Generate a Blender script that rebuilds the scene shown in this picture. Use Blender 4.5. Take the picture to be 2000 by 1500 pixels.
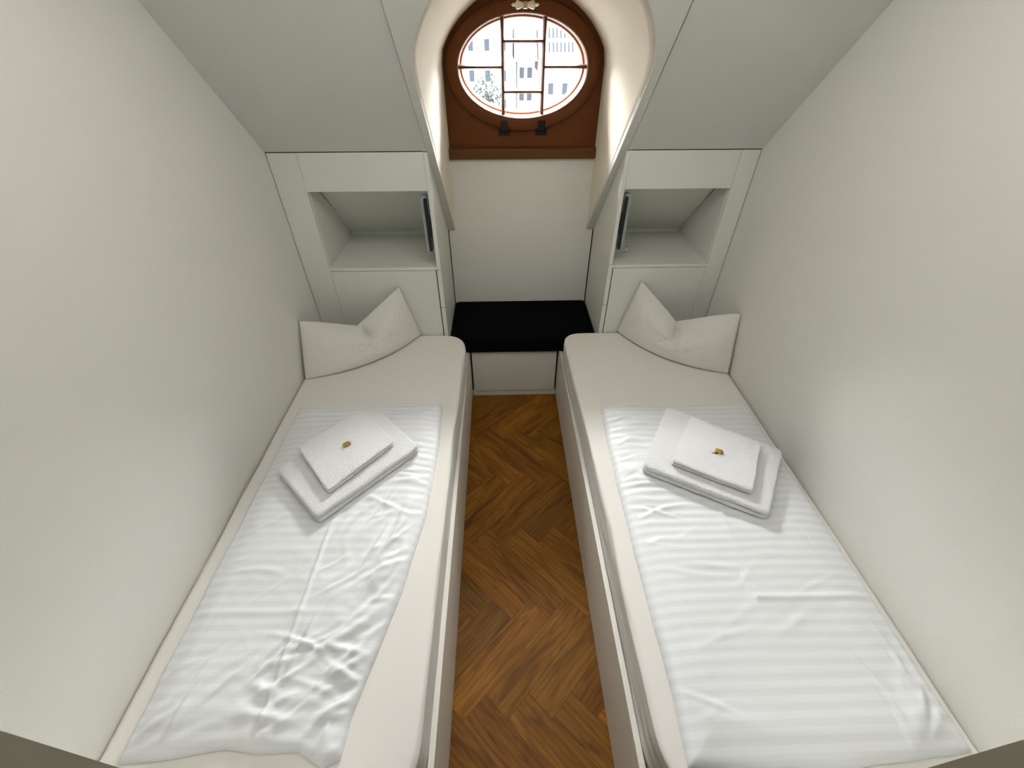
import bpy, bmesh, math, random
from mathutils import Vector, Matrix, noise
R = math.radians
S = bpy.context.scene
COL = S.collection
for o in list(bpy.data.objects): bpy.data.objects.remove(o)

# ------------------------------------------------------------------ camera
F_PX, PITCH, YAW, ROLL, CAM_H = 834.8, 0.70067, 0.02644, -0.00124, 1.92
cd = bpy.data.cameras.new('camera'); cam = bpy.data.objects.new('camera', cd); COL.objects.link(cam)
cd.sensor_width = 36; cd.lens = 36 * F_PX / 2000; cd.clip_start = 0.02
fw = Vector((math.sin(YAW)*math.cos(PITCH), math.cos(YAW)*math.cos(PITCH), -math.sin(PITCH)))
r0 = Vector((math.cos(YAW), -math.sin(YAW), 0)); u0 = r0.cross(fw)
r1 = r0*math.cos(ROLL) + u0*math.sin(ROLL); u1 = -r0*math.sin(ROLL) + u0*math.cos(ROLL)
M = Matrix((r1, u1, -fw)).transposed().to_4x4(); M.translation = (0, 0, CAM_H)
cam.matrix_world = M
S.camera = cam

# ------------------------------------------------------------------ world, lights, exposure
S.view_settings.view_transform = 'Standard'; S.view_settings.look = 'None'
S.view_settings.gamma = 1; S.view_settings.use_curve_mapping = False
S.view_settings.exposure = 1.0
W = bpy.data.worlds.new('sky'); S.world = W; W.use_nodes = True
bg = W.node_tree.nodes['Background']; bg.inputs[0].default_value = (0.93, 0.97, 1.0, 1); bg.inputs[1].default_value = 7.0

def area(name, loc, target, sx, sy, power, color):
    l = bpy.data.lights.new(name, 'AREA'); l.shape = 'RECTANGLE'; l.size = sx; l.size_y = sy
    l.energy = power; l.color = color
    o = bpy.data.objects.new(name, l); COL.objects.link(o); o.location = loc
    d = Vector(target) - Vector(loc); o.rotation_euler = d.to_track_quat('-Z', 'Y').to_euler()
    return o
SKY = area('daylight', (0.12, 4.6, 4.0), (0.12, 2.6, 1.75), 4.0, 3.6, 3900, (1.0, 0.995, 0.985))
ROOM_FILL = area('room_fill_light', (0.08, 0.98, 2.335), (0.08, 0.98, 0), 1.5, 0.6, 5.6, (1.0, 0.98, 0.95))  # added fill light below the flat ceiling, stands for no real lamp
pl = bpy.data.lights.new('window_portal', 'AREA'); pl.shape = 'RECTANGLE'; pl.size = 0.68; pl.size_y = 0.46
pl.cycles.is_portal = True
po = bpy.data.objects.new('window_portal', pl); COL.objects.link(po); po.location = (0.124, 2.76, 1.75)
po.rotation_euler = (R(-90), 0, 0)

# ------------------------------------------------------------------ materials
def mat(name, col, rough=0.6, metal=0.0, bump=0, bscale=200, spec=0.4, sheen=0, var=0, vscale=3):
    m = bpy.data.materials.new(name); m.use_nodes = True; nt = m.node_tree; b = nt.nodes['Principled BSDF']
    b.inputs['Base Color'].default_value = (*col, 1); b.inputs['Roughness'].default_value = rough
    b.inputs['Metallic'].default_value = metal; b.inputs['Specular IOR Level'].default_value = spec
    if sheen: b.inputs['Sheen Weight'].default_value = sheen
    tc = nt.nodes.new('ShaderNodeTexCoord')
    if bump:
        n = nt.nodes.new('ShaderNodeTexNoise'); n.inputs['Scale'].default_value = bscale; n.inputs['Detail'].default_value = 4
        bp = nt.nodes.new('ShaderNodeBump'); bp.inputs['Strength'].default_value = bump; bp.inputs['Distance'].default_value = 0.002
        nt.links.new(tc.outputs['Object'], n.inputs['Vector']); nt.links.new(n.outputs['Fac'], bp.inputs['Height'])
        nt.links.new(bp.outputs['Normal'], b.inputs['Normal'])
    if var:
        n = nt.nodes.new('ShaderNodeTexNoise'); n.inputs['Scale'].default_value = vscale
        mx = nt.nodes.new('ShaderNodeMix'); mx.data_type = 'RGBA'
        mx.inputs[6].default_value = (*[c*(1-var) for c in col], 1); mx.inputs[7].default_value = (*[min(1, c*(1+var)) for c in col], 1)
        nt.links.new(tc.outputs['Object'], n.inputs['Vector']); nt.links.new(n.outputs['Fac'], mx.inputs[0])
        nt.links.new(mx.outputs[2], b.inputs['Base Color'])
    return m
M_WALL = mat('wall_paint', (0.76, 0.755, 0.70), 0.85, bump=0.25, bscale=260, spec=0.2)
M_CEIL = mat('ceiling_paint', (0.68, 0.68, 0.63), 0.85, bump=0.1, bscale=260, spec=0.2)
M_REV = mat('plaster', (0.80, 0.75, 0.63), 0.8, bump=0.35, bscale=90, spec=0.2)
M_CAB = mat('cabinet_lacquer', (0.72, 0.73, 0.665), 0.42, spec=0.4)
M_BOARD = mat('bed_lacquer', (0.80, 0.78, 0.72), 0.45, spec=0.4)
M_GAP = mat('joint_shadow_black', (0.01, 0.01, 0.01), 0.9, spec=0)
M_BLACK = mat('black_upholstery', (0.003, 0.003, 0.0035), 0.97, bump=0.2, bscale=900, spec=0.06)
M_BROWN = mat('brown_lacquer', (0.125, 0.036, 0.004), 0.5, spec=0.25, var=0.12, vscale=30)
M_SILL = mat('brown_sill_lacquer', (0.115, 0.042, 0.007), 0.45, spec=0.3)
M_IRON = mat('black_iron', (0.012, 0.010, 0.009), 0.45, metal=0.3)
M_PORC = mat('white_porcelain', (0.85, 0.80, 0.70), 0.15, spec=0.6)
M_BRASS = mat('brass', (0.55, 0.48, 0.25), 0.3, metal=0.9)
M_GREY = mat('grey_plastic', (0.32, 0.33, 0.34), 0.45)
M_DARK = mat('black_plastic', (0.006, 0.006, 0.008), 0.5)
M_SHEET = mat('fitted_sheet', (0.77, 0.745, 0.70), 0.75, bump=0.08, bscale=500, spec=0.2, sheen=0.1)
M_PILLOW = mat('pillow_cotton', (0.74, 0.725, 0.68), 0.8, bump=0.15, bscale=420, spec=0.15, sheen=0.1)
M_TOWEL = mat('terry_cotton', (0.83, 0.83, 0.835), 0.95, bump=1.0, bscale=190, spec=0.1, sheen=0.3)
M_TOWEL.node_tree.nodes['Bump'].inputs['Distance'].default_value = 0.006
M_GOLD = mat('gold_foil', (0.62, 0.36, 0.07), 0.25, metal=0.9, bump=0.6, bscale=400)
M_GOLD2 = mat('dark_foil_end', (0.20, 0.19, 0.15), 0.3, metal=0.8)
M_CLEAR = mat('clear_cord', (0.95, 0.95, 0.90), 0.12, spec=0.8)
M_CLEAR.node_tree.nodes['Principled BSDF'].inputs['Transmission Weight'].default_value = 0.15

def glass_mat():
    m = bpy.data.materials.new('window_glass'); m.use_nodes = True; nt = m.node_tree
    nt.nodes.clear(); o = nt.nodes.new('ShaderNodeOutputMaterial')
    t = nt.nodes.new('ShaderNodeBsdfTransparent'); g = nt.nodes.new('ShaderNodeBsdfGlossy'); g.inputs['Roughness'].default_value = 0.02
    f = nt.nodes.new('ShaderNodeFresnel'); f.inputs['IOR'].default_value = 1.45
    x = nt.nodes.new('ShaderNodeMixShader')
    nt.links.new(f.outputs[0], x.inputs[0]); nt.links.new(t.outputs[0], x.inputs[1]); nt.links.new(g.outputs[0], x.inputs[2])
    nt.links.new(x.outputs[0], o.inputs[0]); return m
M_GLASS = glass_mat()

def duvet_mat():
    m = bpy.data.materials.new('striped_damask'); m.use_nodes = True; nt = m.node_tree; b = nt.nodes['Principled BSDF']
    L = nt.links.new
    uv = nt.nodes.new('ShaderNodeUVMap'); uv.uv_map = 'UVMap'
    sp = nt.nodes.new('ShaderNodeSeparateXYZ'); L(uv.outputs[0], sp.inputs[0])
    mul = nt.nodes.new('ShaderNodeMath'); mul.operation = 'MULTIPLY'; mul.inputs[1].default_value = 2*math.pi/0.033; L(sp.outputs[1], mul.inputs[0])
    sn = nt.nodes.new('ShaderNodeMath'); sn.operation = 'SINE'; L(mul.outputs[0], sn.inputs[0])
    mr = nt.nodes.new('ShaderNodeMapRange'); mr.inputs[1].default_value = -0.25; mr.inputs[2].default_value = 0.25; L(sn.outputs[0], mr.inputs[0])
    mx = nt.nodes.new('ShaderNodeMix'); mx.data_type = 'RGBA'
    mx.inputs[6].default_value = (0.745, 0.76, 0.775, 1); mx.inputs[7].default_value = (0.795, 0.81, 0.825, 1)
    L(mr.outputs[0], mx.inputs[0]); L(mx.outputs[2], b.inputs['Base Color'])
    rr = nt.nodes.new('ShaderNodeMapRange'); rr.inputs[3].default_value = 0.62; rr.inputs[4].default_value = 0.36; L(mr.outputs[0], rr.inputs[0]); L(rr.outputs[0], b.inputs['Roughness'])
    b.inputs['Sheen Weight'].default_value = 0.15; b.inputs['Specular IOR Level'].default_value = 0.4
    tc = nt.nodes.new('ShaderNodeTexCoord'); n = nt.nodes.new('ShaderNodeTexNoise'); n.inputs['Scale'].default_value = 700
    L(tc.outputs['Object'], n.inputs['Vector'])
    bp = nt.nodes.new('ShaderNodeBump'); bp.inputs['Strength'].default_value = 0.06; bp.inputs['Distance'].default_value = 0.001
    L(n.outputs['Fac'], bp.inputs['Height']); L(bp.outputs['Normal'], b.inputs['Normal'])
    return m
M_DUVET = duvet_mat()

def wood_mat():
    m = bpy.data.materials.new('oak_herringbone'); m.use_nodes = True; nt = m.node_tree; b = nt.nodes['Principled BSDF']
    L = nt.links.new
    uv = nt.nodes.new('ShaderNodeUVMap'); uv.uv_map = 'UVMap'
    mp = nt.nodes.new('ShaderNodeMapping'); mp.inputs['Scale'].default_value = (2.4, 13, 1); L(uv.outputs[0], mp.inputs[0])
    n = nt.nodes.new('ShaderNodeTexNoise'); n.inputs['Scale'].default_value = 1.6; n.inputs['Detail'].default_value = 7; n.inputs['Roughness'].default_value = 0.55
    n.inputs['Distortion'].default_value = 1.4
    L(mp.outputs[0], n.inputs['Vector'])
    mp2 = nt.nodes.new('ShaderNodeMapping'); mp2.inputs['Scale'].default_value = (1.4, 7, 1); L(uv.outputs[0], mp2.inputs[0])
    w = nt.nodes.new('ShaderNodeTexWave'); w.wave_type = 'RINGS'; w.inputs['Scale'].default_value = 2.2; w.inputs['Distortion'].default_value = 5; w.inputs['Detail'].default_value = 3
    L(mp2.outputs[0], w.inputs['Vector'])
    cr = nt.nodes.new('ShaderNodeValToRGB'); e = cr.color_ramp.elements
    e[0].position = 0.28; e[0].color = (0.12, 0.044, 0.003, 1); e[1].position = 0.72; e[1].color = (0.30, 0.13, 0.014, 1)
    k = cr.color_ramp.elements.new(0.5); k.color = (0.225, 0.088, 0.007, 1)
    L(n.outputs['Fac'], cr.inputs[0])
    m1 = nt.nodes.new('ShaderNodeMix'); m1.data_type = 'RGBA'; m1.blend_type = 'MULTIPLY'; m1.inputs[0].default_value = 0.35
    cw = nt.nodes.new('ShaderNodeValToRGB'); cw.color_ramp.elements[0].position = 0.0; cw.color_ramp.elements[0].color = (0.45, 0.42, 0.38, 1); cw.color_ramp.elements[1].position = 0.35; cw.color_ramp.elements[1].color = (1, 1, 1, 1)
    L(w.outputs['Fac'], cw.inputs[0]); L(cr.outputs[0], m1.inputs[6]); L(cw.outputs[0], m1.inputs[7])
    at = nt.nodes.new('ShaderNodeAttribute'); at.attribute_name = 'tone'
    m2 = nt.nodes.new('ShaderNodeMix'); m2.data_type = 'RGBA'; m2.blend_type = 'MULTIPLY'; m2.inputs[0].default_value = 1
    L(m1.outputs[2], m2.inputs[6]); L(at.outputs['Color'], m2.inputs[7]); L(m2.outputs[2], b.inputs['Base Color'])
    b.inputs['Roughness'].default_value = 0.5; b.inputs['Specular IOR Level'].default_value = 0.22
    bp = nt.nodes.new('ShaderNodeBump'); bp.inputs['Strength'].default_value = 0.15; bp.inputs['Distance'].default_value = 0.001
    L(n.outputs['Fac'], bp.inputs['Height']); L(bp.outputs['Normal'], b.inputs['Normal'])
    return m
M_WOOD = wood_mat()

# ------------------------------------------------------------------ helpers
def tag(o, label=None, cat=None, group=None, kind=None):
    if label: o['label'] = label
    if cat: o['category'] = cat
    if group: o['group'] = group
    if kind: o['kind'] = kind
    return o
def empty(name, loc):
    o = bpy.data.objects.new(name, None); COL.objects.link(o); o.location = loc; o.empty_display_size = 0.05; return o
def obj(name, bm, m, parent=None, smooth=False, bevel=0, autosmooth=None):
    bmesh.ops.recalc_face_normals(bm, faces=bm.faces)
    me = bpy.data.meshes.new(name); bm.to_mesh(me); bm.free()
    me.materials.append(m)
    if smooth:
        for p in me.polygons: p.use_smooth = True
    o = bpy.data.objects.new(name, me); COL.objects.link(o)
    if parent:
        o.parent = parent; o.location = -Vector(parent.location)
    if bevel:
        b = o.modifiers.new('bevel', 'BEVEL'); b.width = bevel; b.segments = 2; b.limit_method = 'ANGLE'
    return o
def bx(bm, x0, x1, y0, y1, z0, z1):
    v = [bm.verts.new((x, y, z)) for x in (x0, x1) for y in (y0, y1) for z in (z0, z1)]
    for f in ((0,1,3,2),(4,6,7,5),(0,4,5,1),(2,3,7,6),(0,2,6,4),(1,5,7,3)): bm.faces.new([v[i] for i in f])
def box(name, x0, x1, y0, y1, z0, z1, m, parent=None, bevel=0.0):
    bm = bmesh.new(); bx(bm, x0, x1, y0, y1, z0, z1); return obj(name, bm, m, parent, bevel=bevel)
def prism(bm, pts, ax, a0, a1):
    """pts: 2D outline; extruded along axis ax (0 x,1 y,2 z)"""
    def P(p, a):
        q = list(p); q.insert(ax, a); return q
    A = [bm.verts.new(P(p, a0)) for p in pts]; B = [bm.verts.new(P(p, a1)) for p in pts]
    bm.faces.new(A); bm.faces.new(B[::-1])
    n = len(pts)
    for i in range(n): bm.faces.new([A[i], A[(i+1) % n], B[(i+1) % n], B[i]])
def tube(bm, pts, r, seg=8, cap=True):
    rings = []
    for i, p in enumerate(pts):
        p = Vector(p); t = (Vector(pts[min(i+1, len(pts)-1)]) - Vector(pts[max(i-1, 0)])).normalized()
        a = t.orthogonal().normalized() if i == 0 else (prev - t*prev.dot(t)).normalized(); prev = a
        b = t.cross(a); rr = r[i] if isinstance(r, (list, tuple)) else r
        rings.append([bm.verts.new(p + (a*math.cos(k*2*math.pi/seg) + b*math.sin(k*2*math.pi/seg))*rr) for k in range(seg)])
    for i in range(len(rings)-1):
        for k in range(seg): bm.faces.new([rings[i][k], rings[i][(k+1) % seg], rings[i+1][(k+1) % seg], rings[i+1][k]])
    if cap: bm.faces.new(rings[0][::-1]); bm.faces.new(rings[-1])

# ------------------------------------------------------------------ room dimensions
XL, XR = -1.03, 1.183
YC, YB, YN = 2.118, 2.60, 0.085          # cabinet fronts, niche back, near wall face
ZTOP = 2.35
def sy(z): return 2.115 + (1.492 - z)/1.1     # roof slope: y at height z
def sz(y): return 1.492 - 1.1*(y - 2.115)
NX0, NX1 = -0.318, 0.569                 # niche sides

# ------------------------------------------------------------------ floor: herringbone oak
def build_floor():
    bm = bmesh.new(); uvl = bm.loops.layers.uv.new('UVMap'); cl = bm.loops.layers.float_color.new('tone')
    L, Wd = 0.485, 0.114; rnd = random.Random(5); c = math.cos(-math.pi/4); s = math.sin(-math.pi/4)
    O = Vector((-0.006, 1.768)); g = 0.0005
    def wp(a, b): return Vector((O.x + a*c - b*s, O.y + a*s + b*c, 0))
    for m in range(-6, 7):
        for k in range(-18, 19):
            for t in (0, 1):
                if t == 0: a0, b0, la, lb = k*Wd + m*L, k*Wd - m*L, L, Wd
                else: a0, b0, la, lb = k*Wd + L + m*L, (k+1)*Wd - L - m*L, Wd, L
                ctr = wp(a0+la/2, b0+lb/2)
                if not (-1.5 < ctr.x < 1.6 and -1.9 < ctr.y < 3.0): continue
                q = [(a0+g, b0+g), (a0+la-g, b0+g), (a0+la-g, b0+lb-g), (a0+g, b0+lb-g)]
                f = bm.faces.new([bm.verts.new(wp(*p)) for p in q])
                ru, rv = rnd.uniform(0, 40), rnd.uniform(0, 40); tn = rnd.choice([0.8, 0.9, 0.95, 1.0, 1.05, 1.12, 1.2]); wr = rnd.uniform(0.93, 1.06)
                for lp, p in zip(f.loops, q):
                    a, b = p[0]-a0, p[1]-b0
                    if t: a, b = b, a
                    lp[uvl].uv = (a+ru, b+rv); lp[cl] = (tn, tn*wr, tn*wr, 1)
    # dark subfloor seen in the hairline joints, and body
    ex = [(-1.6, -2.0), (1.7, -2.0), (1.7, 3.1), (-1.6, 3.1)]
    A = [bm.verts.new((x, y, -0.0015)) for x, y in ex]; B = [bm.verts.new((x, y, -0.06)) for x, y in ex]
    fs = [bm.faces.new(A), bm.faces.new(B)] + [bm.faces.new([A[i], A[(i+1) % 4], B[(i+1) % 4], B[i]]) for i in range(4)]
    for f in fs:
        for lp in f.loops: lp[cl] = (0.25, 0.25, 0.25, 1)
    me = bpy.data.meshes.new('floor'); bm.to_mesh(me); bm.free(); me.materials.append(M_WOOD)
    o = bpy.data.objects.new('floor', me); COL.objects.link(o); tag(o, kind='structure')
build_floor()

# ------------------------------------------------------------------ walls and ceiling
def struct(o): return tag(o, kind='structure')
struct(box('wall_left', XL-0.12, XL, -1.95, 2.95, 0, 2.6, M_WALL))
struct(box('wall_right', XR, XR+0.12, -1.95, 2.95, 0, 2.6, M_WALL))
struct(box('wall_hall', XL-0.12, XR+0.12, -1.95, -1.8, 0, 2.6, M_WALL))
bm = bmesh.new()      # near wall with the doorway the view is taken from
bx(bm, XL, -0.373, -0.10, YN, 0, 2.6); bx(bm, 0.527, XR, -0.10, YN, 0, 2.6); bx(bm, -0.373, 0.527, -0.10, YN, 2.12, 2.6)
struct(obj('wall_near', bm, M_WALL))
struct(box('ceiling_hall', XL-0.12, XR+0.12, -1.95, -0.1, 2.55, 2.62, M_CEIL))

M_JAMB_SHADE = mat('jamb_shade_taupe', (0.42, 0.39, 0.31), 0.6, spec=0.2)  # shade on the doorway sides, put into a darker colour
struct(box('jamb_shade_1', -0.373, -0.3715, -0.10, YN+0.0005, 0, 2.12, M_JAMB_SHADE)); struct(box('jamb_shade_2', 0.5255, 0.527, -0.10, YN+0.0005, 0, 2.12, M_JAMB_SHADE))  # thin sheets over both jambs carry the painted shade
# opening outlines of the dormer: front (on the slope) and rear (window plane)
CX = 0.125
def opening(n_side=14, n_arc=28):
    fr, re = [], []
    zb = 0.958
    # left side going up
    a_f = math.acos(0.420/0.447); a_r = math.asin((1.83-1.60)/0.453)
    zf_s = 1.665 + 0.447*math.sin(a_f); 
    for i in range(n_side):
        t = i/n_side; z = zb + (zf_s - zb)*t
        hw = 0.403 + 0.020*t
        fr.append((-(hw - 0.003), z)); zr = zb + (1.83 - zb)*t; re.append((-0.392 - 0.003, zr))
    for i in range(n_arc+1):
        a = math.pi - a_f - (math.pi - 2*a_f)*i/n_arc; fr.append((0.447*math.cos(a), 1.665 + 0.447*math.sin(a)))
        b = math.pi - a_r - (math.pi - 2*a_r)*i/n_arc; re.append((0.453*math.cos(b)*0.985, 1.60 + 0.453*math.sin(b)))
    k = n_side - 1
    for i in range(n_side-1, -1, -1):
        fr.append((-fr[i][0], fr[i][1])); re.append((-re[i][0], re[i][1]))
    # soften the shoulder kink
    def soft(P):
        Q = list(P)
        for _ in range(2):
            Q = [Q[0]] + [((Q[i-1][0]+2*Q[i][0]+Q[i+1][0])/4, (Q[i-1][1]+2*Q[i][1]+Q[i+1][1])/4) for i in range(1, len(Q)-1)] + [Q[-1]]
        return Q
    fr = soft(fr)
    return [(CX+x, z) for x, z in fr], [(CX+0.003+x, z) for x, z in re]
FR, RE = opening()

# sloped ceiling with straight-sided cut-out, flat ceiling above
def slope_pt(x, y, off): # off: distance out of the slope towards the room (negative: into the roof)
    n = Vector((0, -1.1, -1)).normalized()
    return Vector((x, y, sz(y))) + n*off
def edgeL(y): return -0.346 + (0.028)*min(1, max(0, (y-1.335)/0.78))
def edgeR(y): return 0.583 - (0.012)*min(1, max(0, (y-1.335)/0.78))
bm = bmesh.new()
YT = sy(ZTOP)
def slab(bm, pts, o0, o1):
    A = [bm.verts.new(slope_pt(x, y, o0)) for x, y in pts]; B = [bm.verts.new(slope_pt(x, y, o1)) for x, y in pts]
    bm.faces.new(A); bm.faces.new(B[::-1]); n = len(pts)
    for i in range(n): bm.faces.new([A[i], A[(i+1) % n], B[(i+1) % n], B[i]])
slab(bm, [(XL, YT), (edgeL(YT)-.003, YT), (edgeL(YC)-.002, YC-0.001), (XL, YC-0.001)], 0, -0.09)
slab(bm, [(edgeR(YT)+.005, YT), (XR, YT), (XR, YC-0.001), (edgeR(YC)+.004, YC-0.001)], 0, -0.09)
bx(bm, XL, XR, YN-0.185, YT+0.09, ZTOP, ZTOP+0.25)
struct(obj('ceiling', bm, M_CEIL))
bm = bmesh.new()
for e in (edgeL, edgeR): slab(bm, [(e(YT)-0.02, YT), (e(YT)+0.02, YT), (e(YC)+0.02, YC-0.002), (e(YC)-0.02, YC-0.002)], -0.0225, -0.03)
struct(obj('joint_light_stop', bm, M_GAP))  # black strips added behind the joints to stop light and keep them dark
# roof build-up behind the cabinets (keeps daylight out)
bm = bmesh.new()
def wedge(x0, x1):
    prism(bm, [(YC+0.03, sz(YC+0.03)-0.0), (YC+0.03, sz(YC+0.03)+0.10), (2.95, sz(2.95)+0.12), (2.95, sz(2.95)), (2.66, sz(2.66))], 0, x0, x1)
wedge(XL, NX0-0.05); wedge(NX1+0.05, XR)
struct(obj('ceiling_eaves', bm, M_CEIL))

# raised lining board around the dormer opening
def surround():
    bm = bmesh.new(); o0, o1 = 0.004, -0.022
    inner = [(x, sy(z)) for x, z in FR]         # bottom-left ... top ... bottom-right
    outer = []
    n = len(inner)
    for i, (x, y) in enumerate(inner):
        t = i/(n-1)
        # matching outer point
        if t < 0.5:
            yy = y
            outer.append((edgeL(yy), yy))
        else:
            outer.append((edgeR(y), y))
    # push the arc part of the outer outline to the rectangle corners/top
    mid = n//2; yt = YT + 0.01
    arc0 = next(i for i in range(n) if FR[i][1] > 1.80); arc1 = n-1-arc0
    per = []
    PL = [(edgeL(inner[arc0][1]), inner[arc0][1]), (edgeL(yt), yt), (edgeR(yt), yt), (edgeR(inner[arc1][1]), inner[arc1][1])]
    seg = [math.dist(PL[i], PL[i+1]) for i in range(3)]; tot = sum(seg)
    m = arc1 - arc0
    i1 = arc0 + round(m*0.3); i2 = arc1 - round(m*0.3)
    for i in range(arc0, arc1+1):
        if i <= i1: t = (i-arc0)/(i1-arc0); a, b = PL[0], PL[1]
        elif i <= i2: t = (i-i1)/(i2-i1); a, b = PL[1], PL[2]
        else: t = (i-i2)/(arc1-i2); a, b = PL[2], PL[3]
        outer[i] = (a[0]+(b[0]-a[0])*t, a[1]+(b[1]-a[1])*t)
    yb = YB - 0.004
    for L_ in (inner, outer):
        for i in (0, n-1):
            L_[i] = (L_[i][0], yb)
    V = {}
    for k, (L_, nm) in enumerate(((inner, 'i'), (outer, 'o'))):
        for o in (o0, o1): V[nm, o] = [bm.verts.new(slope_pt(x, y, o)) for x, y in L_]
    for i in range(n-1):
        bm.faces.new([V['i', o0][i], V['i', o0][i+1], V['o', o0][i+1], V['o', o0][i]])
        bm.faces.new([V['i', o1][i], V['o', o1][i], V['o', o1][i+1], V['i', o1][i+1]])
        bm.faces.new([V['i', o0][i], V['i', o1][i], V['i', o1][i+1], V['i', o0][i+1]])
        bm.faces.new([V['o', o0][i], V['o', o0][i+1], V['o', o1][i+1], V['o', o1][i]])
    for i in (0, n-1): bm.faces.new([V['i', o0][i], V['o', o0][i], V['o', o1][i], V['i', o1][i]])
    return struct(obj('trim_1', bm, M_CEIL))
surround()

# dormer reveal (cheeks and barrel vault)
YW = 2.61
def reveal():
    bm = bmesh.new(); n = len(FR); K = 10; grid = []
    for j in range(K+1):
        t = j/K; row = []
        for i in range(n):
            xf, zf = FR[i]; xr, zr = RE[i]
            yf = sy(zf) + 0.004
            tt = t
            ex = t**1.6
            row.append(bm.verts.new((xf+(xr-xf)*ex, yf+(YW+0.06-yf)*tt, zf+(zr-zf)*ex)))
        grid.append(row)
    for j in range(K):
        for i in range(n-1): bm.faces.new([grid[j][i], grid[j][i+1], grid[j+1][i+1], grid[j+1][i]])
    o = obj('wall_dormer', bm, M_REV, smooth=True)
    s = o.modifiers.new('thickness', 'SOLIDIFY'); s.thickness = 0.05; s.offset = 1
    struct(o); return o
rv = reveal()

# knee wall behind the bench (separate panel with dark joints either side)
struct(box('wall_window', -0.3135, 0.5635, YB, YB+0.018, 0.0, 1.352, M_WALL))
bm = bmesh.new(); bx(bm, XL, XR, YB+0.03, YB+0.12, 0, 0.95)
bx(bm, XL-.1, NX0-0.05, YB+0.12, YB+0.17, 0, 2.6); bx(bm, NX1+0.05, XR+.1, YB+0.12, YB+0.17, 0, 2.6)
bx(bm, NX0-0.05, NX1+0.05, YB+0.05, YB+0.17, 0.9, 1.36); bx(bm, NX0-0.05, NX1+0.05, YB+0.12, YB+0.17, 2.06, 2.6)
struct(obj('wall_outer', bm, M_GAP))

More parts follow.
